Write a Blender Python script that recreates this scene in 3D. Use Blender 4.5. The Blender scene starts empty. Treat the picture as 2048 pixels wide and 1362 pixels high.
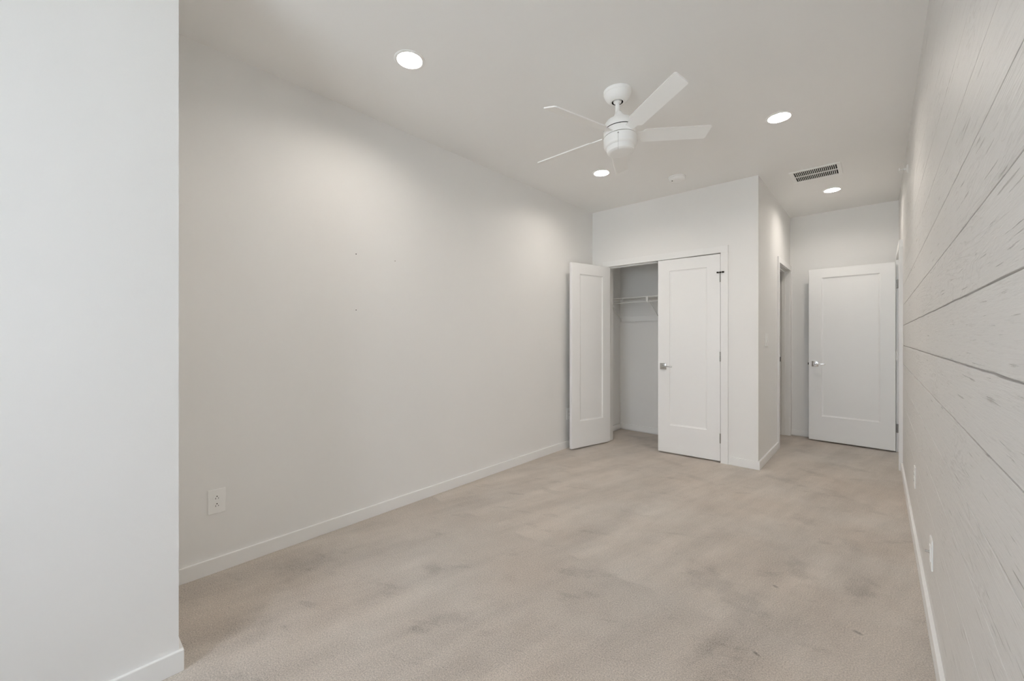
import bpy, bmesh, math, random
from mathutils import Vector, Matrix
random.seed(7)
S = bpy.context.scene
COL = S.collection
PI = math.pi

# ------------------------------------------------------------------ camera
YAW = 0.73034
cam = bpy.data.objects.new('camera', bpy.data.cameras.new('camera'))
COL.objects.link(cam)
cam.location = (0, 0, 1.23)
cam.rotation_euler = (PI / 2, 0, YAW)
cam.data.sensor_width = 36
cam.data.lens = 817.86 / 2048 * 36
cam.data.shift_y = -6.05 / 2048
cam.data.clip_start = 0.02
S.camera = cam

# ------------------------------------------------------------------ daylight + exposure
SKY = 7.7
LAMP = 205.0
w = bpy.data.worlds.new('daylight'); S.world = w; w.use_nodes = True
nt = w.node_tree; nt.nodes.clear()
out = nt.nodes.new('ShaderNodeOutputWorld'); bg = nt.nodes.new('ShaderNodeBackground')
tc = nt.nodes.new('ShaderNodeTexCoord'); sep = nt.nodes.new('ShaderNodeSeparateXYZ')
ramp = nt.nodes.new('ShaderNodeValToRGB')
ramp.color_ramp.elements[0].position = 0.46; ramp.color_ramp.elements[0].color = (.88, .96, 1.02, 1)
ramp.color_ramp.elements[1].position = 0.54; ramp.color_ramp.elements[1].color = (.87, .945, 1.05, 1)
mp = nt.nodes.new('ShaderNodeMath'); mp.operation = 'MULTIPLY_ADD'; mp.inputs[1].default_value = .5; mp.inputs[2].default_value = .5
nt.links.new(tc.outputs['Generated'], sep.inputs[0]); nt.links.new(sep.outputs['Z'], mp.inputs[0])
nt.links.new(mp.outputs[0], ramp.inputs[0]); nt.links.new(ramp.outputs[0], bg.inputs['Color'])
bg.inputs['Strength'].default_value = SKY
nt.links.new(bg.outputs[0], out.inputs[0])
w.cycles.sampling_method = 'AUTOMATIC'
S.cycles.max_bounces = 16; S.cycles.diffuse_bounces = 12; S.cycles.glossy_bounces = 4
S.cycles.sample_clamp_indirect = 6
S.view_settings.view_transform = 'Standard'; S.view_settings.look = 'None'
S.view_settings.gamma = 1; S.view_settings.use_curve_mapping = False
S.view_settings.exposure = 0.06

# ------------------------------------------------------------------ dimensions (metres, camera stands at x=0 y=0)
XL, XN, XR = -2.592, -1.925, 0.169        # left wall, near left wall, right wall
YJ, YC, YB = 0.304, 4.36, 6.193           # end of near left wall, closet wall, hall end wall
XC = -0.83                                # hall left wall
YR = -2.10                                # window wall behind the camera
ZC = 2.741
BB, BT = 0.075, 0.014                     # baseboard height, thickness

# ------------------------------------------------------------------ materials
def new_mat(name):
    m = bpy.data.materials.new(name); m.use_nodes = True
    return m, m.node_tree, m.node_tree.nodes['Principled BSDF']
def N(nt, t, **kw):
    n = nt.nodes.new(t)
    for k, v in kw.items(): setattr(n, k, v)
    return n
def paint(name, col, rough=.5, bump=.02, scale=260, spec=.4, metal=0.0, mottle=.012):
    m, nt, b = new_mat(name)
    b.inputs['Roughness'].default_value = rough; b.inputs['Metallic'].default_value = metal
    b.inputs['Specular IOR Level'].default_value = spec
    tc = N(nt, 'ShaderNodeTexCoord')
    n = N(nt, 'ShaderNodeTexNoise'); n.inputs['Scale'].default_value = scale; n.inputs['Detail'].default_value = 2
    n2 = N(nt, 'ShaderNodeTexNoise'); n2.inputs['Scale'].default_value = 1.7; n2.inputs['Detail'].default_value = 3
    nt.links.new(tc.outputs['Object'], n.inputs['Vector']); nt.links.new(tc.outputs['Object'], n2.inputs['Vector'])
    r = N(nt, 'ShaderNodeMix', data_type='RGBA')
    r.inputs[6].default_value = (*[c * (1 - mottle) for c in col], 1); r.inputs[7].default_value = (*[min(1, c * (1 + mottle)) for c in col], 1)
    nt.links.new(n2.outputs['Fac'], r.inputs[0]); nt.links.new(r.outputs[2], b.inputs['Base Color'])
    if bump:
        bp = N(nt, 'ShaderNodeBump'); bp.inputs['Strength'].default_value = bump; bp.inputs['Distance'].default_value = .002
        nt.links.new(n.outputs['Fac'], bp.inputs['Height']); nt.links.new(bp.outputs[0], b.inputs['Normal'])
    return m
M = {}
M['wall'] = paint('wall_paint', (.845, .84, .825), .55, .05)
M['ceil'] = paint('ceiling_paint', (.89, .887, .875), .8, .05, 180)
M['trim'] = paint('trim_paint', (.87, .87, .86), .38, .01, 60)
M['door'] = paint('door_paint', (.87, .87, .862), .42, .015, 90)
M['fan'] = paint('fan_white_enamel', (.94, .94, .925), .5, 0)
M['plastic'] = paint('white_plastic', (.90, .90, .885), .35, 0)
M['shadow'] = paint('black_recess', (.01, .01, .01), .8, 0)
M['nickel'] = paint('satin_nickel', (.50, .49, .47), .28, 0, metal=1.0)
M['chrome'] = paint('polished_chrome', (.82, .83, .84), .12, 0, metal=1.0)
M['hinge'] = paint('satin_steel_hinge', (.36, .35, .33), .4, 0, metal=1.0)
M['bronze'] = paint('dark_bronze', (.03, .025, .02), .4, 0, metal=.6)
M['brass'] = paint('brass', (.45, .36, .2), .35, 0, metal=1.0)
M['wire'] = paint('white_vinyl_wire', (.82, .82, .80), .4, 0)
M['rubber'] = paint('black_rubber', (.03, .03, .03), .7, 0)
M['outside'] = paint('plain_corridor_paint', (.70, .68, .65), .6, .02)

def emit(name, col, s):
    m, nt, b = new_mat(name)
    b.inputs['Base Color'].default_value = (.9, .9, .9, 1)
    b.inputs['Emission Color'].default_value = (*col, 1); b.inputs['Emission Strength'].default_value = s
    return m
M['lamp'] = emit('lit_lens', (1.0, .92, .835), LAMP)

def glass_mat():
    m, nt, b = new_mat('window_glass')
    nt.nodes.remove(b); o = nt.nodes['Material Output']
    t = N(nt, 'ShaderNodeBsdfTransparent'); g = N(nt, 'ShaderNodeBsdfGlossy'); g.inputs['Roughness'].default_value = .02
    f = N(nt, 'ShaderNodeFresnel'); f.inputs['IOR'].default_value = 1.45
    mx = N(nt, 'ShaderNodeMixShader')
    nt.links.new(f.outputs[0], mx.inputs[0]); nt.links.new(t.outputs[0], mx.inputs[1]); nt.links.new(g.outputs[0], mx.inputs[2])
    nt.links.new(mx.outputs[0], o.inputs['Surface'])
    return m
M['glass'] = glass_mat()

def carpet_mat():
    m, nt, b = new_mat('cut_pile_carpet')
    L = nt.links.new
    b.inputs['Roughness'].default_value = .95; b.inputs['Specular IOR Level'].default_value = .1
    try: b.inputs['Sheen Weight'].default_value = .15
    except Exception: pass
    tc = N(nt, 'ShaderNodeTexCoord')
    def math_(op, a, c=None, v=None, clamp=False):
        n = N(nt, 'ShaderNodeMath', operation=op); n.use_clamp = clamp
        if isinstance(a, (int, float)): n.inputs[0].default_value = a
        else: L(a, n.inputs[0])
        if c is not None:
            if isinstance(c, (int, float)): n.inputs[1].default_value = c
            else: L(c, n.inputs[1])
        if v is not None: n.inputs[2].default_value = v
        return n.outputs[0]
    def noise(scale, detail, vec=None, rough=.5):
        n = N(nt, 'ShaderNodeTexNoise'); n.inputs['Scale'].default_value = scale; n.inputs['Detail'].default_value = detail
        n.inputs['Roughness'].default_value = rough
        L(vec if vec else tc.outputs['Object'], n.inputs['Vector']); return n.outputs['Fac']
    # vacuum streaks: noise stretched along a direction 13 degrees right of the room's length
    mpn = N(nt, 'ShaderNodeMapping', vector_type='TEXTURE'); mpn.inputs['Rotation'].default_value = (0, 0, math.radians(-13))
    mpn.inputs['Scale'].default_value = (1, 5.5, 1)
    L(tc.outputs['Object'], mpn.inputs['Vector'])
    streak = noise(5.0, 4, mpn.outputs[0], .6)
    blot = noise(2.6, 5, None, .65)
    patch = noise(7.0, 3, None, .6)
    grain = noise(185, 3, None, .75)
    fib = noise(420, 1, None, .6)
    def contrast(x, lo, hi):
        n = N(nt, 'ShaderNodeMapRange'); n.inputs[1].default_value = lo; n.inputs[2].default_value = hi
        n.inputs[3].default_value = -1; n.inputs[4].default_value = 1; L(x, n.inputs[0]); return n.outputs[0]
    v = math_('MULTIPLY', contrast(streak, .34, .66), .11)
    v = math_('ADD', v, math_('MULTIPLY', contrast(blot, .3, .7), .06))
    v = math_('ADD', v, math_('MULTIPLY', contrast(patch, .3, .7), .03))
    ms = N(nt, 'ShaderNodeMapping', vector_type='TEXTURE'); ms.inputs['Rotation'].default_value = (0, 0, math.radians(28)); ms.inputs['Scale'].default_value = (2.6, 1, 1)
    L(tc.outputs['Object'], ms.inputs['Vector'])
    st = noise(9, 5, ms.outputs[0], .62)
    sm = N(nt, 'ShaderNodeMapRange', interpolation_type='SMOOTHSTEP'); sm.inputs[1].default_value = .43; sm.inputs[2].default_value = .30; L(st, sm.inputs[0])
    v = math_('SUBTRACT', v, math_('MULTIPLY', sm.outputs[0], .13))
    # vacuum pass ending in a line across the room, darker on its near side
    sp = N(nt, 'ShaderNodeSeparateXYZ'); L(tc.outputs['Object'], sp.inputs[0])
    ny = math_('ADD', sp.outputs['Y'], math_('MULTIPLY', contrast(noise(9, 2), .3, .7), .012))
    near = N(nt, 'ShaderNodeMapRange'); near.inputs[1].default_value = 1.930; near.inputs[2].default_value = 1.945
    near.inputs[3].default_value = 1; near.inputs[4].default_value = 0; L(ny, near.inputs[0])
    fade = N(nt, 'ShaderNodeMapRange', interpolation_type='SMOOTHSTEP'); fade.inputs[1].default_value = 1.15; fade.inputs[2].default_value = 1.93
    L(sp.outputs['Y'], fade.inputs[0])
    fx = N(nt, 'ShaderNodeMapRange', interpolation_type='SMOOTHSTEP'); fx.inputs[1].default_value = -.35; fx.inputs[2].default_value = -1.0
    L(sp.outputs['X'], fx.inputs[0])
    band = math_('MULTIPLY', math_('MULTIPLY', near.outputs[0], fade.outputs[0]), fx.outputs[0])
    band = math_('MULTIPLY', band, math_('ADD', .35, contrast(streak, .3, .8)), clamp=True)
    v = math_('SUBTRACT', v, math_('MULTIPLY', band, .26))
    # footprints and scuffs: (x, y, rx, ry, rot, depth)
    marks = [(-.30, 2.62, .055, .13, .3, .16), (-.06, 2.62, .05, .13, -.2, .18), (-.35, 3.35, .06, .10, .5, .12), (-.12, 3.15, .05, .10, .1, .12),
             (-.56, 2.18, .10, .22, 1.0, .16), (-.50, 1.75, .03, .16, -.3, .14), (-.62, 4.2, .05, .16, 1.2, .10), (-.25, 4.1, .05, .12, .9, .12),
             (-.05, 3.9, .05, .11, .4, .08), (-.45, 4.6, .05, .14, 1.1, .12), (-.20, 5.0, .06, .16, 1.3, .10), (-.55, 5.35, .07, .2, 1.2, .10),
             (-1.55, 4.05, .06, .2, 1.3, .10), (-1.2, 3.75, .05, .16, 1.2, .10), (-1.9, 4.75, .07, .14, .8, .16), (-2.2, 4.8, .09, .12, 1.5, .16),
             (-1.85, 4.45, .05, .16, 1.3, .10), (-.28, 1.22, .06, .1, .2, .12), (-.15, 1.5, .05, .12, .1, .10), (-1.75, 1.35, .07, .05, .5, .16),
             (-1.4, 1.15, .05, .09, -.6, .14), (-1.45, 1.02, .05, .03, .8, .14), (-2.3, .9, .12, .2, .4, .10), (-2.0, .55, .1, .1, .4, .10)]
    for (x, y, rx, ry, rot, dep) in marks:
        q = N(nt, 'ShaderNodeMapping', vector_type='TEXTURE')
        q.inputs['Location'].default_value = (x, y, 0); q.inputs['Rotation'].default_value = (0, 0, rot); q.inputs['Scale'].default_value = (rx, ry, 1)
        L(tc.outputs['Object'], q.inputs['Vector'])
        ln = N(nt, 'ShaderNodeVectorMath', operation='LENGTH'); L(q.outputs[0], ln.inputs[0])
        d = math_('ADD', ln.outputs['Value'], math_('MULTIPLY', contrast(noise(13, 3, None, .45), .3, .7), .5))
        mr = N(nt, 'ShaderNodeMapRange', interpolation_type='SMOOTHSTEP'); mr.inputs[1].default_value = 1.45; mr.inputs[2].default_value = .2
        L(d, mr.inputs[0])
        v = math_('SUBTRACT', v, math_('MULTIPLY', mr.outputs[0], dep * 1.05))
    # small hard dents, nearly black
    dents = [(-.378, 2.373, .017, .009, .4), (-.354, 1.819, .016, .008, .5), (-.063, 2.231, .020, .011, .3), (.025, 1.62, .026, .008, .7)]
    for (x, y, rx, ry, rot) in dents:
        q = N(nt, 'ShaderNodeMapping', vector_type='TEXTURE')
        q.inputs['Location'].default_value = (x, y, 0); q.inputs['Rotation'].default_value = (0, 0, -rot); q.inputs['Scale'].default_value = (rx, ry, 1)
        L(tc.outputs['Object'], q.inputs['Vector'])
        ln = N(nt, 'ShaderNodeVectorMath', operation='LENGTH'); L(q.outputs[0], ln.inputs[0])
        mr = N(nt, 'ShaderNodeMapRange', interpolation_type='SMOOTHSTEP'); mr.inputs[1].default_value = 1.3; mr.inputs[2].default_value = .3
        L(ln.outputs['Value'], mr.inputs[0])
        v = math_('SUBTRACT', v, math_('MULTIPLY', mr.outputs[0], .42))
    g = math_('MULTIPLY', contrast(grain, .36, .64), .25)
    g = math_('ADD', g, math_('MULTIPLY', contrast(fib, .3, .7), .06))
    tot = math_('ADD', math_('ADD', v, g), 1.0)
    hue = N(nt, 'ShaderNodeMix', data_type='RGBA')
    hue.inputs[6].default_value = (.56, .472, .395, 1); hue.inputs[7].default_value = (.505, .485, .455, 1)
    L(noise(1.3, 3), hue.inputs[0])
    sc = N(nt, 'ShaderNodeVectorMath', operation='SCALE'); L(hue.outputs[2], sc.inputs[0]); L(tot, sc.inputs['Scale'])
    L(sc.outputs[0], b.inputs['Base Color'])
    bp = N(nt, 'ShaderNodeBump'); bp.inputs['Strength'].default_value = .6; bp.inputs['Distance'].default_value = .004
    L(grain, bp.inputs['Height']); L(bp.outputs[0], b.inputs['Normal'])
    return m
M['carpet'] = carpet_mat()

def plank_mat():
    m, nt, b = new_mat('white_rough_sawn_planks')
    L = nt.links.new
    b.inputs['Roughness'].default_value = .42; b.inputs['Specular IOR Level'].default_value = .45
    tc = N(nt, 'ShaderNodeTexCoord')
    info = N(nt, 'ShaderNodeAttribute'); info.attribute_name = 'board'; info.attribute_type = 'GEOMETRY'
    add = N(nt, 'ShaderNodeVectorMath', operation='ADD'); L(tc.outputs['Object'], add.inputs[0]); L(info.outputs['Vector'], add.inputs[1])
    mpn = N(nt, 'ShaderNodeMapping'); mpn.inputs['Scale'].default_value = (1, .55, 5.0); L(add.outputs[0], mpn.inputs['Vector'])
    n1 = N(nt, 'ShaderNodeTexNoise'); n1.inputs['Scale'].default_value = 2.2; n1.inputs['Detail'].default_value = 4; n1.inputs['Distortion'].default_value = .6
    L(mpn.outputs[0], n1.inputs['Vector'])
    # growth rings: contour lines of the stretched noise
    mul = N(nt, 'ShaderNodeMath', operation='MULTIPLY'); mul.inputs[1].default_value = 95; L(n1.outputs['Fac'], mul.inputs[0])
    sn = N(nt, 'ShaderNodeMath', operation='SINE'); L(mul.outputs[0], sn.inputs[0])
    m2 = N(nt, 'ShaderNodeMapping'); m2.inputs['Scale'].default_value = (1, 3.0, 60); L(add.outputs[0], m2.inputs['Vector'])
    n2 = N(nt, 'ShaderNodeTexNoise'); n2.inputs['Scale'].default_value = 2.5; n2.inputs['Detail'].default_value = 5; n2.inputs['Roughness'].default_value = .7
    L(m2.outputs[0], n2.inputs['Vector'])
    # sparse checks (cracks) along the grain
    m3 = N(nt, 'ShaderNodeMapping'); m3.inputs['Scale'].default_value = (1, 2.8, 85); L(add.outputs[0], m3.inputs['Vector'])
    n3 = N(nt, 'ShaderNodeTexNoise'); n3.inputs['Scale'].default_value = 1.6; n3.inputs['Detail'].default_value = 4; n3.inputs['Distortion'].default_value = .12
    L(m3.outputs[0], n3.inputs['Vector'])
    cr = N(nt, 'ShaderNodeMapRange'); cr.inputs[1].default_value = .34; cr.inputs[2].default_value = .28; L(n3.outputs['Fac'], cr.inputs[0])
    n4 = N(nt, 'ShaderNodeTexNoise'); n4.inputs['Scale'].default_value = 1.4; n4.inputs['Detail'].default_value = 2; L(add.outputs[0], n4.inputs['Vector'])
    mk = N(nt, 'ShaderNodeMapRange'); mk.inputs[1].default_value = .42; mk.inputs[2].default_value = .62; L(n4.outputs['Fac'], mk.inputs[0])
    ring = N(nt, 'ShaderNodeMath', operation='MULTIPLY'); L(sn.outputs[0], ring.inputs[0]); L(mk.outputs[0], ring.inputs[1])
    h = N(nt, 'ShaderNodeMath', operation='MULTIPLY_ADD'); L(ring.outputs[0], h.inputs[0]); h.inputs[1].default_value = .22; L(n2.outputs['Fac'], h.inputs[2])
    h2 = N(nt, 'ShaderNodeMath', operation='MULTIPLY_ADD'); L(cr.outputs[0], h2.inputs[0]); h2.inputs[1].default_value = -1.2; L(h.outputs[0], h2.inputs[2])
    bp = N(nt, 'ShaderNodeBump'); bp.inputs['Strength'].default_value = .75; bp.inputs['Distance'].default_value = .0022
    L(h2.outputs[0], bp.inputs['Height']); L(bp.outputs[0], b.inputs['Normal'])
    mx = N(nt, 'ShaderNodeMix', data_type='RGBA'); mx.inputs[6].default_value = (.76, .75, .735, 1); mx.inputs[7].default_value = (.52, .505, .485, 1)
    pk = N(nt, 'ShaderNodeMapRange'); pk.inputs[1].default_value = .80; pk.inputs[2].default_value = 1.0; pk.inputs[4].default_value = .38; L(ring.outputs[0], pk.inputs[0])
    fg = N(nt, 'ShaderNodeMapRange'); fg.inputs[1].default_value = .44; fg.inputs[2].default_value = .30; fg.inputs[4].default_value = .35; L(n2.outputs['Fac'], fg.inputs[0])
    m1 = N(nt, 'ShaderNodeMath', operation='MAXIMUM'); L(pk.outputs[0], m1.inputs[0]); L(fg.outputs[0], m1.inputs[1])
    m2_ = N(nt, 'ShaderNodeMath', operation='MAXIMUM'); L(m1.outputs[0], m2_.inputs[0]); L(cr.outputs[0], m2_.inputs[1])
    L(m2_.outputs[0], mx.inputs[0]); L(mx.outputs[2], b.inputs['Base Color'])
    return m
M['plank'] = plank_mat()

# ------------------------------------------------------------------ mesh helpers
def obj(name, bm, mat, parent=None, loc=(0, 0, 0), rot=(0, 0, 0), smooth=False):
    me = bpy.data.meshes.new(name)
    bmesh.ops.recalc_face_normals(bm, faces=bm.faces[:])
    bm.to_mesh(me); bm.free()
    mats = mat if isinstance(mat, (list, tuple)) else [mat]
    for q in mats: me.materials.append(q)
    if smooth:
        for p in me.polygons: p.use_smooth = True
        try: me.set_sharp_from_angle(angle=math.radians(35))
        except Exception: pass
    o = bpy.data.objects.new(name, me); COL.objects.link(o)
    o.location = loc; o.rotation_euler = rot
    if parent: o.parent = parent
    return o
def box(bm, x0, x1, y0, y1, z0, z1, bev=0, mi=0, mtx=None):
    r = bmesh.ops.create_cube(bm, size=1)
    vs = r['verts']
    for v in vs:
        v.co = Vector((x0 + (v.co.x + .5) * (x1 - x0), y0 + (v.co.y + .5) * (y1 - y0), z0 + (v.co.z + .5) * (z1 - z0)))
    fs = set(f for v in vs for f in v.link_faces)
    if bev:
        es = list(set(e for v in vs for e in v.link_edges))
        rr = bmesh.ops.bevel(bm, geom=es, offset=bev, segments=2, affect='EDGES', profile=.5)
        fs = set(f for f in bm.faces if f.is_valid and (f in fs or f in rr['faces']))
    for f in fs:
        if f.is_valid: f.material_index = mi
    if mtx is not None:
        vv = set(v for f in fs if f.is_valid for v in f.verts)
        bmesh.ops.transform(bm, matrix=mtx, verts=list(vv))
    return fs
def B(*a, **k):
    bm = bmesh.new(); box(bm, *a, **k); return bm
def boxes(lst, bev=0):
    bm = bmesh.new()
    for a in lst: box(bm, *a, bev=bev)
    return bm
def lathe(bm, prof, seg=48, mi=0, mtx=None, cap=True):
    rings = []; nv = []
    for (r, z) in prof:
        if r < 1e-6:
            v = bm.verts.new((0, 0, z)); rings.append([v]); nv.append(v)
        else:
            ring = [bm.verts.new((r * math.cos(2 * PI * i / seg), r * math.sin(2 * PI * i / seg), z)) for i in range(seg)]
            rings.append(ring); nv += ring
    for a, b in zip(rings, rings[1:]):
        for i in range(seg):
            j = (i + 1) % seg
            if len(a) == 1 and len(b) == 1: break
            if len(a) == 1: f = bm.faces.new((a[0], b[i], b[j]))
            elif len(b) == 1: f = bm.faces.new((a[i], b[0], a[j]))
            else: f = bm.faces.new((a[i], b[i], b[j], a[j]))
            f.material_index = mi
    if mtx is not None: bmesh.ops.transform(bm, matrix=mtx, verts=nv)
    return nv
def cyl(bm, p, q, r, seg=12, mi=0, r2=None):
    p = Vector(p); q = Vector(q); d = q - p
    m = Matrix.Translation(p) @ d.to_track_quat('Z', 'Y').to_matrix().to_4x4()
    r2 = r if r2 is None else r2
    lathe(bm, [(0, 0), (r, 0), (r2, d.length), (0, d.length)], seg, mi, m)
def tag(o, label, cat, group=None, kind=None):
    o['label'] = label; o['category'] = cat
    if group: o['group'] = group
    if kind: o['kind'] = kind
    return o
def struct(o, label, cat): return tag(o, label, cat, kind='structure')
def thing(name, loc, label, cat, group=None, rot=(0, 0, 0)):
    o = bpy.data.objects.new(name, None); COL.objects.link(o); o.empty_display_size = .05
    o.location = loc; o.rotation_euler = rot
    return tag(o, label, cat, group)

T = .12
# ------------------------------------------------------------------ setting: floor, ceiling, walls
struct(obj('floor', B(-2.72, 1.6, YR - .3, 6.75, -.1, 0), M['carpet']), 'beige grey cut-pile carpet covering the whole floor', 'floor')
LIGHTS = [(-1.901, 1.287), (-1.894, 3.347), (-.507, 3.316), (-.352, 5.309)]
LR = .0645
def ceiling_mesh():
    # flat underside with a round hole for every recessed light
    bm = bmesh.new()
    X0, X1, Y0, Y1 = -2.72, 1.6, YR - .3, 6.75
    h = .10
    ys = sorted(LIGHTS, key=lambda p: p[1])
    def q(x0, x1, y0, y1):
        if x1 - x0 > 1e-6 and y1 - y0 > 1e-6:
            bm.faces.new([bm.verts.new((x0, y0, ZC)), bm.verts.new((x0, y1, ZC)), bm.verts.new((x1, y1, ZC)), bm.verts.new((x1, y0, ZC))])
    XM = -1.2                                   # left and right columns handled apart
    for (xa, xb) in ((X0, XM), (XM, X1)):
        y = Y0
        for (lx, ly) in [p for p in ys if xa < p[0] < xb]:
            q(xa, xb, y, ly - h); q(xa, lx - h, ly - h, ly + h); q(lx + h, xb, ly - h, ly + h)
            n = 64; sq = []; ci = []
            for i in range(n):
                a = 2 * PI * i / n; c, s_ = math.cos(a), math.sin(a); k = h / max(abs(c), abs(s_))
                sq.append(bm.verts.new((lx + k * c, ly + k * s_, ZC))); ci.append(bm.verts.new((lx + LR * c, ly + LR * s_, ZC)))
            for i in range(n):
                j = (i + 1) % n; bm.faces.new((sq[i], ci[i], ci[j], sq[j]))
            y = ly + h
        q(xa, xb, y, Y1)
    for f in bm.faces: f.normal_update()
    b2 = bm
    box(b2, X0, X1, Y0, Y1, ZC + .06, ZC + .12)
    return b2
def keep_obj(name, bm, mat):
    me = bpy.data.meshes.new(name); bm.to_mesh(me); bm.free(); me.materials.append(mat)
    o = bpy.data.objects.new(name, me); COL.objects.link(o); return o
struct(keep_obj('ceiling', ceiling_mesh(), M['ceil']), 'flat white painted ceiling over the bedroom and hall', 'ceiling')
wl = struct(obj('wall_left', B(XL - T, XL, YJ - .05, 5.2, 0, ZC), M['wall']), 'long pale grey wall on the left with tiny nail holes', 'wall')
for (y, z, r) in ((1.337, 1.786, .0036), (1.632, 1.781, .0028), (1.337, 1.413, .0032)):
    bm = bmesh.new(); cyl(bm, (XL + .0002, y, z), (XL + .0006, y, z), r, 10)
    obj('nail_hole', bm, M['bronze'], wl)
struct(obj('wall_left_near', B(XL - T, XN, YR, YJ, 0, ZC), M['wall']), 'projecting pale wall at the near left edge of the view', 'wall')
WX0, WX1, WZ0, WZ1 = -1.65, .04, .50, 2.48
struct(obj('wall_rear', boxes([(XL - T, WX0, YR - T, YR, 0, ZC), (WX1, XR + T, YR - T, YR, 0, ZC), (WX0, WX1, YR - T, YR, 0, WZ0), (WX0, WX1, YR - T, YR, WZ1, ZC)]), M['wall']),
       'window wall behind the photographer', 'wall')
# closet front wall
CX0, CX1, DZ = -2.376, -1.150, 2.060       # closet opening
struct(obj('wall_closet', boxes([(XL, CX0 - .02, YC, YC + .115, 0, ZC), (CX1 + .02, XC, YC, YC + .115, 0, ZC), (CX0 - .02, CX1 + .02, YC, YC + .115, DZ + .02, ZC)]), M['wall']),
       'pale wall holding the double closet doors', 'wall')
struct(obj('wall_closet_back', B(XL, XC - T, 5.08, 5.20, 0, ZC), M['wall']), 'shaded wall at the back of the closet', 'wall')
# hall left wall with doorway
HY0, HY1 = 5.378, 6.135
struct(obj('wall_hall', boxes([(XC - T, XC, YC + .115, HY0 - .02, 0, ZC), (XC - T, XC, HY0 - .02, HY1 + .02, DZ + .02, ZC), (XC - T, XC, HY1 + .02, YB, 0, ZC)]), M['wall']),
       'short hall wall with a doorway, right of the closet', 'wall')
struct(obj('wall_back', B(-2.0, XR + T, YB, YB + T, 0, ZC), M['wall']), 'end wall of the hall behind the open door', 'wall')
# adjoining rooms behind the two doorways
struct(obj('wall_bathroom', boxes([(-2.1, -2.0, 5.20, 6.75, 0, ZC), (-2.0, XC - T, 6.1925, 6.1928, 0, ZC)]), M['outside']), 'plain walls of the room beyond the hall doorway', 'wall')
struct(obj('wall_corridor', boxes([(1.4, 1.5, 4.4, 6.75, 0, ZC), (XR + T, 1.4, 4.4, 4.5, 0, ZC), (XR + T, 1.4, 6.6, 6.7, 0, ZC)]), M['outside']), 'plain corridor walls beyond the entry doorway', 'wall')
# right wall: sheathing + planks
EY0, EY1 = 5.262, 6.020                     # entry doorway in the right wall
def wall_right():
    bm = bmesh.new()
    lay = bm.faces.layers.int.new('x') if False else None
    x0 = XR + .010
    for a in [(x0, XR + T, YR, EY0 - .02, 0, ZC), (x0, XR + T, EY0 - .02, EY1 + .02, DZ + .02, ZC), (x0, XR + T, EY1 + .02, YB, 0, ZC)]:
        box(bm, *a)
    att = bm.verts.layers.float_vector.new('board')
    zs = [.0, .110, .285, .462, .634, .806, .987, 1.158, 1.339, 1.522, 1.694, 1.868, 2.045, 2.222, 2.398, 2.575, ZC]
    gap = {.987: .0018, 1.158: .0024, 1.339: .0019, .806: .0009, 1.522: .0012, 1.694: .0012, 1.868: .0007, .634: .0009}
    rnd = random.Random(3)
    step = .03
    def wav(seed):
        ph = [(rnd.uniform(.6, 9), rnd.uniform(0, 6.28), rnd.uniform(.2, 1)) for _ in range(9)]
        return lambda y: sum(a * math.sin(k * y * 4 + p) for k, p, a in ph) / 3.2
    waves = {z: wav(z) for z in zs}
    for i, (z0, z1) in enumerate(zip(zs, zs[1:])):
        segs = [(YR, EY0 - .012)] if z0 < DZ else [(YR, YB)]
        if z0 < DZ < z1: segs = [(YR, EY0 - .012), (EY0 - .012, YB)]
        for (ya, yb) in segs:
            zb = max(z0, DZ + .01) if ya > 1 else z0
            n = max(2, int((yb - ya) / step))
            off = Vector((0, rnd.uniform(0, 40), rnd.uniform(0, 40)))
            prev = None
            for k in range(n + 1):
                y = ya + (yb - ya) * k / n
                lo = zb + (gap.get(z0, .0006) + abs(waves[z0](y)) * .0009 if z0 > 0 else 0)
                hi = z1 - (gap.get(z1, .0006) + abs(waves[z1](y + .37)) * .0009 if z1 < ZC else 0)
                lo += waves[z0](y) * .0010 if z0 > 0 else 0
                hi += waves[z1](y) * .0010 if z1 < ZC else 0
                e = .0007
                row = [bm.verts.new((x0 + .001, y, lo)), bm.verts.new((XR + e, y, lo)), bm.verts.new((XR, y, lo + e)),
                       bm.verts.new((XR, y, hi - e)), bm.verts.new((XR + e, y, hi)), bm.verts.new((x0 + .001, y, hi))]
                for v in row: v[att] = off
                if prev:
                    for a in range(5): bm.faces.new((prev[a], prev[a + 1], row[a + 1], row[a]))
                else:
                    bm.faces.new(row)
                prev = row
            bm.faces.new(prev)
    return bm
struct(obj('wall_right', wall_right(), M['plank']), 'white rough-sawn plank wall running along the right side', 'wall')

# ------------------------------------------------------------------ baseboards
def bboard(name, x0, x1, y0, y1, label, z0=0.0):
    struct(obj(name, B(x0, x1, y0, y1, z0, BB + .002, bev=.0018), M['trim']), label, 'baseboard')
bboard('baseboard_left', XL, XL + BT, YJ, YC, 'white baseboard along the long left wall')
bm = boxes([(XN, XN + BT, YR, YJ + BT, 0, BB + .002), (XL + BT, XN, YJ, YJ + BT, 0, BB + .002)], bev=.0018)
struct(obj('baseboard_left_near', bm, M['trim']), 'white baseboard around the foot of the projecting near left wall', 'baseboard')
bboard('baseboard_right', XR - BT, XR, YR, EY0 - .068, 'white baseboard under the plank wall')
bboard('baseboard_closet', CX1 + .068, XC + BT, YC - BT, YC, 'short white baseboard between closet casing and hall corner')
bboard('baseboard_hall', XC, XC + BT, YC, HY0 - .066, 'short white baseboard on the hall wall before the doorway')
bboard('baseboard_back', XC, XR, YB - BT, YB, 'white baseboard on the hall end wall behind the open door', .014)
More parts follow.
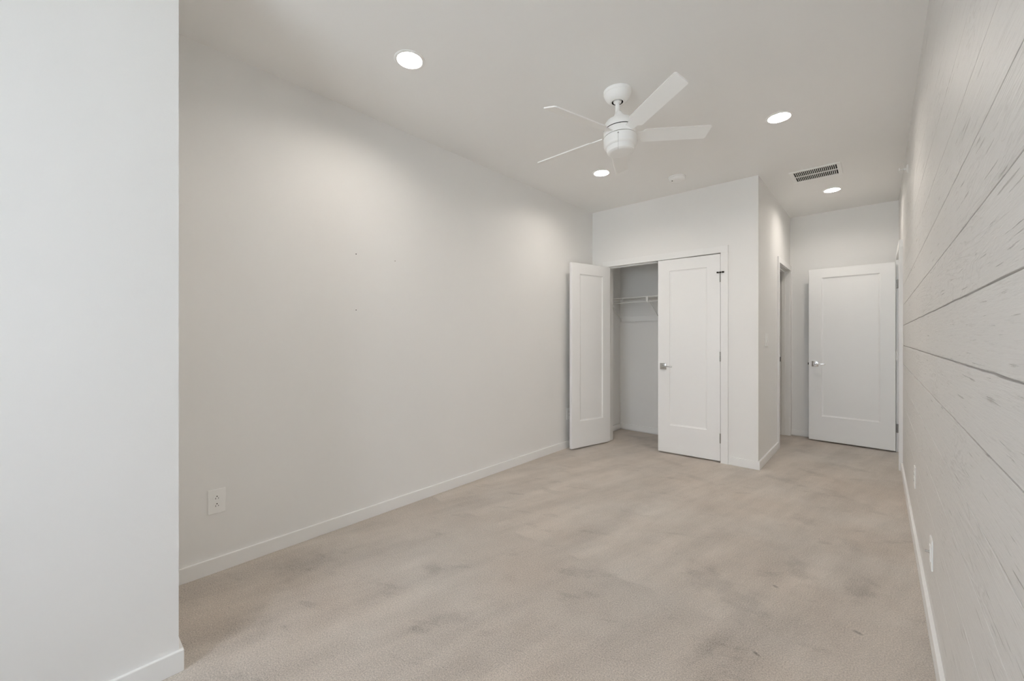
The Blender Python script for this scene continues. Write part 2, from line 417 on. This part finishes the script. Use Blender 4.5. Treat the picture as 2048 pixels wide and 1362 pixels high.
bm = boxes([(XL, XC - T, 5.08 - BT, 5.08, .014, BB + .004), (XL, XL + BT, YC + .115, 5.08 - BT, .004, BB + .004)], bev=.0018)
struct(obj('baseboard_closet_inside', bm, M['trim']), 'white baseboard inside the open closet', 'baseboard')

# ------------------------------------------------------------------ casings and jambs
CW, CT = .066, .016
def casing_x(y, x0, x1, zt, w=CW, t=CT):          # frame on a wall facing -y
    return [(x0 - w, x0, y - t, y, 0, zt), (x1, x1 + w, y - t, y, 0, zt), (x0 - w, x1 + w, y - t, y, zt, zt + w)]
bm = boxes(casing_x(YC, CX0, CX1, DZ + .001), bev=.0015)
for a in [(CX0 - .019, CX0 - .001, YC - .004, YC + .117, 0, DZ + .018), (CX1 + .001, CX1 + .019, YC - .004, YC + .117, 0, DZ + .018), (CX0, CX1, YC - .004, YC + .117, DZ + .001, DZ + .018),
          (CX0 + .0, CX1, YC + .04, YC + .075, DZ - .010, DZ + .001)]:
    box(bm, *a, bev=.0008)
tc_ = struct(obj('trim_1', bm, M['trim']), 'white casing around the closet opening', 'casing')
bm = B(-1.80, -1.735, YC - .002, YC + .030, DZ - .006, DZ + .001)
obj('ball_catch', bm, M['hinge'], tc_)
# hall doorway
bm = boxes([(XC, XC + CT, HY0 - CW, HY0 - .004, 0, DZ + .004), (XC, XC + CT, HY1 + .004, YB, 0, DZ + .004), (XC, XC + CT, HY0 - CW, YB, DZ + .004, DZ + CW)], bev=.0015)
for a in [(XC - T - .002, XC + .004, HY0 - .019, HY0, 0, DZ + .018), (XC - T - .002, XC + .004, HY1, HY1 + .019, 0, DZ + .018), (XC - T - .002, XC + .004, HY0, HY1, DZ, DZ + .018),
          (XC - .083, XC - .045, HY1 - .011, HY1, 0, DZ), (XC - .083, XC - .045, HY0, HY0 + .011, 0, DZ), (XC - .083, XC - .045, HY0 + .011, HY1 - .011, DZ - .011, DZ)]:
    box(bm, *a, bev=.0008)
t2 = struct(obj('trim_2', bm, M['trim']), 'white casing and jamb of the hall doorway', 'casing')
obj('strike_plate', B(XC - .118, XC - .092, HY1 - .004, HY1 - .0005, .925, .985, bev=.001), M['bronze'], t2)
# entry doorway (right wall)
ET = .027
bm = boxes([(XR - ET, XR + .001, EY0 - CW, EY0 - .004, 0, DZ + .004), (XR - ET, XR + .001, EY1 + .006, EY1 + .006 + CW, 0, DZ + .004), (XR - ET, XR + .001, EY0 - CW, EY1 + .006 + CW, DZ + .004, DZ + CW + .004)], bev=.0015)
for a in [(XR - .004, XR + T + .002, EY0 - .019, EY0, 0, DZ + .018), (XR - .004, XR + T + .002, EY1, EY1 + .019, 0, DZ + .018), (XR - .004, XR + T + .002, EY0, EY1, DZ, DZ + .018),
          (XR + .040, XR + .075, EY0, EY0 + .011, 0, DZ), (XR + .040, XR + .075, EY1 - .011, EY1, 0, DZ)]:
    box(bm, *a, bev=.0008)
struct(obj('trim_3', bm, M['trim']), 'white casing of the entry doorway at the end of the plank wall', 'casing')
# painted cleat on the closet back wall under the wire shelf
struct(obj('trim_4', B(XL, XC - T, 5.08 - .018, 5.08, 1.440, 1.512, bev=.002), M['trim']), 'white cleat board across the back of the closet', 'cleat')

# ------------------------------------------------------------------ doors
def panel_door(W, Z0, Z1, th=.035):
    """leaf along +x from the hinge edge, faces at y=0 (front) and y=th; one sunk panel on each face"""
    bm = bmesh.new()
    px0, px1, pz0, pz1 = .122, W - .122, .305, 1.932
    m, d = .016, .009
    def face(y, s):
        def q(a, b, c, e): bm.faces.new([bm.verts.new(v) for v in (a, b, c, e)])
        def rect(o, i, yo, yi):
            (ox0, ox1, oz0, oz1), (ix0, ix1, iz0, iz1) = o, i
            O = [(ox0, yo, oz0), (ox1, yo, oz0), (ox1, yo, oz1), (ox0, yo, oz1)]
            I = [(ix0, yi, iz0), (ix1, yi, iz0), (ix1, yi, iz1), (ix0, yi, iz1)]
            for k in range(4): q(O[k], O[(k + 1) % 4], I[(k + 1) % 4], I[k])
        o = (0.0015, W - .0015, Z0 + .0015, Z1 - .0015); p = (px0, px1, pz0, pz1)
        p1 = (px0 + .003, px1 - .003, pz0 + .003, pz1 - .003); p2 = (px0 + m, px1 - m, pz0 + m, pz1 - m)
        rect((0, W, Z0, Z1), o, y + s * .0015, y)
        rect(o, p, y, y); rect(p, p1, y, y + s * .005); rect(p1, p2, y + s * .005, y + s * d)
        q((p2[0], y + s * d, p2[2]), (p2[1], y + s * d, p2[2]), (p2[1], y + s * d, p2[3]), (p2[0], y + s * d, p2[3]))
    face(0, 1); face(th, -1)
    a, b_ = .0015, th - .0015
    for (x0, z0, x1, z1) in ((0, Z0, W, Z0), (W, Z0, W, Z1), (W, Z1, 0, Z1), (0, Z1, 0, Z0)):
        bm.faces.new([bm.verts.new(v) for v in ((x0, a, z0), (x1, a, z1), (x1, b_, z1), (x0, b_, z0))])
    bmesh.ops.remove_doubles(bm, verts=bm.verts[:], dist=1e-5)
    return bm
def handle(parent, x, z, y, s, direction, mat, dark=False):
    """square rosette and straight lever; s=-1 front side, +1 back side; direction = lever side along x"""
    bm = bmesh.new()
    box(bm, x - .032, x + .032, min(y, y + s * .008), max(y, y + s * .008), z - .032, z + .032, bev=.002)
    cyl(bm, (x, y + s * .006, z), (x, y + s * .014, z), .020, 24)
    cyl(bm, (x, y + s * .012, z), (x, y + s * .048, z), .0095, 16)
    # lever: flattened bar with rounded return
    pts = [(x - direction * .006, y + s * .048), (x + direction * .105, y + s * .048)]
    x0, x1 = sorted((pts[0][0], pts[1][0]))
    yy = y + s * .048
    box(bm, x0, x1, yy - .006, yy + .006, z - .0060, z + .0060, bev=.003)
    return obj('door_handle', bm, mat, parent, smooth=True)
def hinge(parent, x, y, z, mat, plate=.0, pdir=(1, 0), stop=False):
    bm = bmesh.new()
    H2 = .044
    for k in range(5):
        a = z - H2 + k * 2 * H2 / 5
        cyl(bm, (x, y, a + .0006), (x, y, a + 2 * H2 / 5 - .0006), .0062, 14)
    cyl(bm, (x, y, z + H2), (x, y, z + H2 + .004), .0072, 14, r2=.004)
    cyl(bm, (x, y, z - H2 - .004), (x, y, z - H2), .004, 14, r2=.0072)
    if plate:
        box(bm, x - plate, x + plate, y + .001, y + .003, z - H2, z + H2)
    h = obj('hinge', bm, mat, parent, smooth=True)
    return h
def add_stop(h, x, y, z):
    bm = bmesh.new()
    cyl(bm, (x - .020, y - .006, z), (x + .022, y - .010, z), .0026, 8)
    cyl(bm, (x - .024, y - .002, z), (x - .016, y - .010, z), .0075, 12)
    cyl(bm, (x + .016, y - .004, z), (x + .030, y - .012, z), .0085, 12)
    cyl(bm, (x, y, z - .006), (x, y, z + .006), .009, 12)
    obj('door_stop', bm, M['bronze'], h, smooth=True)
DW = .609
# right closet leaf: hinged at its right edge -> mirror: leaf along -x, so build with hinge at origin and rotate 180
th = .035
def leaf(name, hinge_xy, ang, W, label, z0, z1):
    o = obj(name, panel_door(W, z0, z1), M['door'], loc=(hinge_xy[0], hinge_xy[1], 0), rot=(0, 0, ang))
    return struct(o, label, 'door')
# leaf local +x points from hinge; local y=0 face / y=th face
A1 = PI + math.radians(3.0)                         # points to -x, swings towards -y when opened
d1 = leaf('door_1', (CX1 - .003, YC - .003 + 0.0, ), A1, DW, 'white one-panel closet door, almost shut, right-hand leaf of the pair', .016, DZ - .010)
# with rotation pi the leaf's y runs to -y world; shift so the room face is flush
d1.location = (CX1 - .006, YC + .026, 0)
handle(d1, DW - .055, .925, th, 1, -1, M['nickel'])
for z in (1.822, 1.042, .240):
    h = hinge(d1, -.0015, th + .004, z, M['hinge'])
    if z > 1.8: add_stop_h = h
bm_stop = bmesh.new()
for (a, b_, r) in (((-.030, th + .016, 1.868), (.026, th + .012, 1.868), .0028), ((-.032, th + .010, 1.868), (-.022, th + .022, 1.868), .0080), ((.016, th + .006, 1.868), (.026, th + .016, 1.868), .0080), ((-.0015, th + .008, 1.862), (-.0015, th + .008, 1.875), .009)):
    cyl(bm_stop, a, b_, r, 12)
obj('door_stop', bm_stop, M['bronze'], d1, smooth=True)
# left closet leaf, swung wide open
A2 = math.radians(-103.4)
d2 = leaf('door_2', (CX0 + .004, YC - .018), A2, DW, 'white one-panel closet door swung wide open, left-hand leaf of the pair', .016, DZ - .010)
handle(d2, DW - .055, .925, 0, -1, -1, M['nickel'])
for z in (1.822, 1.042, .240): hinge(d2, -.004, -.004, z, M['hinge'])
# hall door, folded back in front of the end wall
A3 = PI - math.radians(3.4)
d3 = leaf('door_3', (.1375, 5.975), A3, .758, 'wide white one-panel entry door standing open across the hall end', .018, DZ - .024)
d3.location = (.1375 + th * math.sin(math.radians(3.4)), 5.975 + th, 0)
handle(d3, .758 - .062, .918, th, 1, -1, M['chrome'])
handle(d3, .758 - .062, .918, 0, -1, -1, M['chrome'])
obj('latch', B(.757, .768, .010, .026, .905, .930, bev=.001), M['bronze'], d3)
for z in (1.800, 1.035, .262):
    bm = bmesh.new()
    for k in range(5):
        a = z - .046 + k * .0184
        cyl(bm, (-.014, th - .004, a + .0005), (-.014, th - .004, a + .0179), .0068, 14)
    box(bm, -.026, -.002, th - .012, th - .009, z - .046, z + .046)
    obj('hinge', bm, M['hinge'] if abs(z - 1.035) > .1 else M['trim'], d3, smooth=True)

# ------------------------------------------------------------------ closet wire shelf
sh = thing('wire_shelf', (XL, 5.08, 1.70), 'white wire closet shelf with diagonal braces, inside the open closet', 'shelf')
def L_(x, y, z): return (x - XL, y - 5.08, z - 1.70)
X1 = XC - T - .004; X0 = XL + .004; YF = 4.775
bm = bmesh.new()
for (y, z, r) in ((YF, 1.724, .0055), (YF - .003, 1.664, .0058), (5.065, 1.722, .003), (4.92, 1.7185, .003)):
    cyl(bm, L_(X0, y, z), L_(X1, y, z), r, 10)
obj('rail', bm, M['wire'], sh, smooth=True)
bm = bmesh.new()
k = 0; x = X0 + .012
while x < X1:
    cyl(bm, L_(x, YF, 1.7275), L_(x, 5.068, 1.7275), .0016, 6); x += .0254
obj('deck_wires', bm, M['wire'], sh, smooth=True)
x = X0 + .19
while x < X1:
    bm = bmesh.new(); cyl(bm, L_(x, YF - .003, 1.662), L_(x, YF, 1.727), .0048, 8); x += .305
    obj('lip_tie', bm, M['wire'], sh, smooth=True)
for xx in (X0 + .02, -2.045, -1.5, X1 - .02):
    bm = bmesh.new()
    cyl(bm, L_(xx, YF + .006, 1.664), L_(xx, 5.055, 1.470), .0052, 10)
    box(bm, *[a for a in (xx - .012 - XL, xx + .012 - XL, -.024, -.0185, 1.440 - 1.70, 1.492 - 1.70)], bev=.001)
    box(bm, xx - .012 - XL, xx + .012 - XL, YF - .008 - 5.08, YF + .010 - 5.08, 1.655 - 1.70, 1.676 - 1.70, bev=.002)
    obj('brace', bm, M['wire'], sh, smooth=True)
bm = bmesh.new(); box(bm, 0, .012, YF - .014 - 5.08, YF + .016 - 5.08, -.050, .034, bev=.003)
obj('end_bracket', bm, M['wire'], sh)
bm = bmesh.new(); box(bm, X0 + .500 - XL, X0 + .520 - XL, YF - .008 - 5.08, YF + .004 - 5.08, -.046, .030, bev=.002)
obj('rail_joiner', bm, M['wire'], sh)

# ------------------------------------------------------------------ window behind the camera
wn = struct(obj('window_1', boxes([(WX0, WX0 + .05, YR - .10, YR - .02, WZ0, WZ1), (WX1 - .05, WX1, YR - .10, YR - .02, WZ0, WZ1), (WX0 + .05, WX1 - .05, YR - .10, YR - .02, WZ0, WZ0 + .05), (WX0 + .05, WX1 - .05, YR - .10, YR - .02, WZ1 - .05, WZ1),
      ((WX0 + WX1) / 2 - .03, (WX0 + WX1) / 2 + .03, YR - .10, YR - .02, WZ0 + .05, WZ1 - .05)], bev=.002), M['trim']), 'double window behind the photographer', 'window')
for a, b_ in ((WX0 + .05, (WX0 + WX1) / 2 - .03), ((WX0 + WX1) / 2 + .03, WX1 - .05)):
    obj('window_pane', B(a, b_, YR - .063, YR - .058, WZ0 + .05, WZ1 - .05), M['glass'], wn)

# ------------------------------------------------------------------ ceiling fan
FX, FY = -1.1937, 2.3046
TX, TY = .050, .012
fan = thing('ceiling_fan', (FX, FY, ZC), 'white five-blade ceiling fan hanging from a short downrod', 'ceiling fan')
bm = bmesh.new()
lathe(bm, [(.034, -.066), (.040, -.0675), (.052, -.063), (.066, -.050), (.076, -.034), (.0805, -.020), (.082, -.0195), (.0835, -.016), (.0835, 0), (0, 0)], 56)
lathe(bm, [(.034, -.066), (.032, -.058), (.030, -.02), (0, -.02)], 56, mi=1)
obj('canopy', bm, [M['fan'], M['shadow']], fan, smooth=True)
bm = bmesh.new()
cyl(bm, (0, 0, -.060), (TX * -.006, 0, -.160), .0128, 24)
lathe(bm, [(0, -.045), (.020, -.048), (.0265, -.060), (.024, -.068), (.012, -.0735)], 32)
obj('downrod', bm, M['fan'], fan, smooth=True)
# lower assembly leans slightly: plane z = TX x + TY y
tilt = Matrix.Translation((0, 0, 0)) @ Vector((-TX, -TY, 1)).normalized().rotation_difference(Vector((0, 0, 1))).inverted().to_matrix().to_4x4()
ZB = 2.4766 - ZC
bm = bmesh.new()
prof = [(.0165, -.128), (.019, -.130), (.024, -.141), (.036, -.160), (.040, -.170), (.042, -.1715), (.060, -.176), (.075, -.185), (.086, -.199), (.0925, -.216), (.0945, -.232), (.0945, -.2385)]
lathe(bm, prof, 64)
lathe(bm, [(.0945, -.2385), (.088, -.2400), (.088, -.2420), (.0955, -.2435)], 64, mi=1)
lathe(bm, [(.0955, -.2435), (.0965, -.262), (.0965, -.2835), (0, -.2835)], 64)
lathe(bm, [(.0, -.290), (.0895, -.290), (.0895, -.283)], 64, mi=1)
bmesh.ops.transform(bm, matrix=tilt, verts=bm.verts[:])
obj('motor_housing', bm, [M['fan'], M['shadow']], fan, smooth=True)
bm = bmesh.new()
lathe(bm, [(.085, -.2875), (.0965, -.2875), (.0985, -.2895), (.0985, -.330), (.0965, -.340), (.091, -.3465), (.0835, -.349), (.0825, -.351), (.0825, -.366), (.0795, -.376), (.071, -.3825), (.058, -.385), (0, -.386)], 64)
bmesh.ops.transform(bm, matrix=tilt, verts=bm.verts[:])
cup = obj('switch_housing', bm, M['fan'], fan, smooth=True)
# pull chain out of the side facing the room
ca = math.atan2(-FY - .0, -FX + .12)
bm = bmesh.new()
cx_, cy_ = math.cos(ca) * .0985, math.sin(ca) * .0985
cyl(bm, (cx_ * .98, cy_ * .98, -.300), (cx_ * 1.055, cy_ * 1.055, -.301), .0040, 12)
obj('chain_outlet', bm, M['hinge'], fan, smooth=True)
bm = bmesh.new()
for k in range(38):
    z = -.303 - k * .0026
    bmesh.ops.create_icosphere(bm, subdivisions=1, radius=.0011, matrix=Matrix.Translation((cx_ * 1.045, cy_ * 1.045, z)))
cyl(bm, (cx_ * 1.045, cy_ * 1.045, -.302), (cx_ * 1.045, cy_ * 1.045, -.402), .0005, 6)
obj('pull_chain', bm, M['nickel'], fan, smooth=True)
A0, PITCH, BW, BR = -.54593, -.35400, .0945, .5585
for k in range(5):
    a = A0 + k * 2 * PI / 5
    er = Vector((math.cos(a), math.sin(a), 0)); et = Vector((-math.sin(a), math.cos(a), 0))
    ep = et * math.cos(PITCH) + Vector((0, 0, math.sin(PITCH))); en = er.cross(ep)
    off = .0159
    def P3(r, t, n):
        q = er * r + ep * (t + off) + en * n
        q = q + Vector((0, 0, TX * q.x + TY * q.y)) - Vector((TX, TY, 0)) * q.z
        return q + Vector((0, 0, ZB))
    bm = bmesh.new()
    h = BW / 2; c = .007
    outl = [(.150, -h * .62), (.165, -h * .96), (.175, -h), (BR + .006 - c, -h), (BR + .006, -h + c), (BR - .004, h - c), (BR - .004 - c, h), (.175, h), (.165, h * .96), (.150, h * .62)]
    outl = [(.085, -h * .50)] + outl + [(.085, h * .50)]
    top = [bm.verts.new(P3(r, t, .0032)) for r, t in outl]; bot = [bm.verts.new(P3(r, t, -.0032)) for r, t in outl]
    bm.faces.new(top); bm.faces.new(bot[::-1])
    for i in range(len(outl)):
        j = (i + 1) % len(outl); bm.faces.new((top[i], bot[i], bot[j], top[j]))
    bl = obj('blade', bm, M['fan'], fan)

# ------------------------------------------------------------------ recessed ceiling lights
def downlight(x, y, label):
    t = thing('recessed_light', (x, y, ZC), label, 'ceiling light', 'recessed ceiling lights')
    return t
def dl_parts(t):
    bm = bmesh.new()
    lathe(bm, [(.0640, .0300), (.0644, -.0010), (.0665, -.0040), (.070, -.0050), (.078, -.0042), (.0815, -.0018), (.082, 0)], 64)
    obj('trim_ring', bm, M['plastic'], t, smooth=True)
    bm = bmesh.new()
    lathe(bm, [(0, .0255), (.0640, .0262), (.0640, .0285), (0, .0285)], 48)
    obj('lens', bm, M['lamp'], t, smooth=True)
t0 = downlight(-1.901, 1.287, 'lit round recessed light nearest the camera, above the long left wall')
dl_parts(t0)
for (x, y, lab) in ((-1.894, 3.347, 'lit round recessed light below the ceiling fan in the picture, near the closet corner'), (-.507, 3.316, 'lit round recessed light right of the ceiling fan'),
                    (-.352, 5.309, 'lit round recessed light in the hall, behind the ceiling vent')):
    t = t0.copy(); COL.objects.link(t); t.location = (x, y, ZC); t['label'] = lab
    for ch in list(t0.children):
        c = ch.copy(); COL.objects.link(c); c.parent = t

# ------------------------------------------------------------------ smoke detector
sd = thing('smoke_detector', (-1.411, 3.905, ZC), 'round white smoke detector on the ceiling before the closet wall', 'smoke detector')
bm = bmesh.new(); lathe(bm, [(0, 0), (.076, 0), (.077, -.003), (.077, -.012), (.074, -.0135), (.070, -.0135)], 56); obj('base_plate', bm, M['plastic'], sd, smooth=True)
bm = bmesh.new(); lathe(bm, [(.071, -.0135), (.071, -.024), (.068, -.033), (.060, -.039), (.040, -.0415), (0, -.042)], 56); obj('cover', bm, M['plastic'], sd, smooth=True)
bm = bmesh.new(); cyl(bm, (-.030, -.040, -.0385), (-.030, -.040, -.0425), .006, 16); obj('test_button', bm, M['rubber'], sd, smooth=True)

# ------------------------------------------------------------------ ceiling vent
VX0, VX1, VY0, VY1 = -.612, -.240, 4.490, 4.830
vt = thing('ceiling_vent', ((VX0 + VX1) / 2, (VY0 + VY1) / 2, ZC), 'white slotted ceiling vent at the mouth of the hall', 'vent')
hx, hy = (VX1 - VX0) / 2, (VY1 - VY0) / 2
ix, iy = hx - .030, hy - .030
bm = bmesh.new()
for a in [(-hx, hx, -hy, -iy), (-hx, hx, iy, hy), (-hx, -ix, -iy, iy), (ix, hx, -iy, iy)]:
    box(bm, a[0], a[1], a[2], a[3], -.009, 0, bev=.002)
obj('frame', bm, M['plastic'], vt)
obj('backing', B(-ix, ix, -iy, iy, -.0015, -.0005), M['shadow'], vt)
obj('divider', B(-ix, ix, -.006, .006, -.008, -.001), M['plastic'], vt)
nf = 23
for row in ((-iy, -.006), (.006, iy)):
    for i in range(1, nf):
        x = -ix + i * 2 * ix / nf
        m = Matrix.Translation((x, 0, -.0045)) @ Matrix.Rotation(math.radians(35), 4, 'Y')
        obj('slat', B(-.0030, .0030, row[0], row[1], -.0012, .0012, mtx=m), M['plastic'], vt)

# ------------------------------------------------------------------ outlets, switches
def wall_frame(loc, normal):
    # local x = along wall to the right when facing the wall, local -y = out of the wall, z up
    ang = {'+x': PI / 2, '-x': -PI / 2, '-y': 0}[normal]
    return loc, (0, 0, ang)
def plate(parent, w=.078, h=.127):
    obj('cover_plate', B(-w / 2, w / 2, -.0055, 0, -h / 2, h / 2, bev=.0022), M['plastic'], parent)
def duplex(name, loc, normal, label):
    l, r = wall_frame(loc, normal)
    t = thing(name, l, label, 'outlet', 'duplex wall outlets', r)
    plate(t)
    for s in (-1, 1):
        z = s * .0195
        bm = bmesh.new()
        n = 28; vs = []
        for i in range(n):
            a = 2 * PI * i / n
            vs.append((.0170 * math.cos(a), max(-.0138, min(.0138, .0170 * math.sin(a)))))
        f = [bm.verts.new((x, -.0075, z + q)) for x, q in vs]; g = [bm.verts.new((x, -.004, z + q)) for x, q in vs]
        bm.faces.new(f)
        for i in range(n): bm.faces.new((f[i], g[i], g[(i + 1) % n], f[(i + 1) % n]))
        sk = obj('socket', bm, M['plastic'], t)
        bm = bmesh.new()
        box(bm, -.0072, -.0052, -.0079, -.0072, z - .0075, z + .0005)
        box(bm, .0052, .0072, -.0079, -.0072, z - .0070, z + .0000)
        cyl(bm, (0, -.0079, z + .0070), (0, -.0072, z + .0070), .0027, 12)
        obj('slots', bm, M['shadow'], sk)
    bm = bmesh.new(); cyl(bm, (0, -.0068, 0), (0, -.005, 0), .0028, 12); obj('screw', bm, M['plastic'], t, smooth=True)
    return t
duplex('wall_outlet', (XL, .566, .370), '+x', 'white duplex outlet low on the left wall near the projecting wall')
duplex('wall_outlet', (XL, 3.846, .376), '+x', 'white outlet low on the left wall, half hidden by the open closet door')
duplex('wall_outlet', (XR, 3.49, .382), '-x', 'white outlet low on the plank wall, the farther one towards the hall')
t = thing('cable_outlet', (XR, 2.455, .325), 'white wall plate with a cable stub low on the plank wall', 'cable outlet', rot=(0, 0, -PI / 2))
plate(t)
obj('insert', B(-.0168, .0168, -.0085, -.004, -.033, .033, bev=.001), M['plastic'], t)
bm = bmesh.new(); cyl(bm, (0, -.008, .004), (0, -.022, .004), .0048, 12); cyl(bm, (0, -.008, .004), (0, -.011, .004), .0065, 6); obj('cable_connector', bm, M['nickel'], t, smooth=True)
def switch(loc, normal, label, gangs=1):
    l, r = wall_frame(loc, normal)
    t = thing('light_switch', l, label, 'light switch', 'white light switches', r)
    plate(t, .078 + (gangs - 1) * .046)
    for g in range(gangs):
        x = (g - (gangs - 1) / 2) * .046
        obj('rocker', B(x - .0165, x + .0165, -.0085, -.004, -.033, .033, bev=.0015), M['plastic'], t)
        bm = bmesh.new(); box(bm, x - .014, x + .014, -.0115, -.007, -.030, .001, bev=.001); obj('paddle', bm, M['plastic'], t)
    return t
switch((XC, 4.722, 1.205), '+x', 'white double light switch on the hall wall beside the doorway', 2)
switch((XR, 5.120, 1.210), '-x', 'white light switch on the plank wall beside the entry casing')

# ------------------------------------------------------------------ sprinkler head
sp_ = thing('sprinkler_head', (XR, 4.33, 2.515), 'small white sidewall sprinkler high on the plank wall near the hall', 'sprinkler', rot=(0, 0, -PI / 2))
R90 = Matrix.Rotation(PI / 2, 4, 'X')
bm = bmesh.new(); lathe(bm, [(0, 0), (.034, 0), (.034, .002), (.026, .009), (.016, .010), (.016, .003), (0, .003)], 36, mtx=R90); obj('escutcheon', bm, M['plastic'], sp_, smooth=True)
bm = bmesh.new()
cyl(bm, (0, -.004, 0), (0, -.022, 0), .010, 18)
for s in (-1, 1):
    cyl(bm, (s * .009, -.020, 0), (s * .011, -.036, 0), .0022, 8); cyl(bm, (s * .011, -.036, 0), (0, -.047, 0), .0022, 8)
box(bm, -.014, .014, -.052, -.047, -.010, .012, bev=.001)
obj('frame_arms', bm, M['plastic'], sp_, smooth=True)
bm = bmesh.new(); cyl(bm, (0, -.022, 0), (0, -.044, 0), .0020, 10); obj('bulb', bm, M['nickel'], sp_, smooth=True)
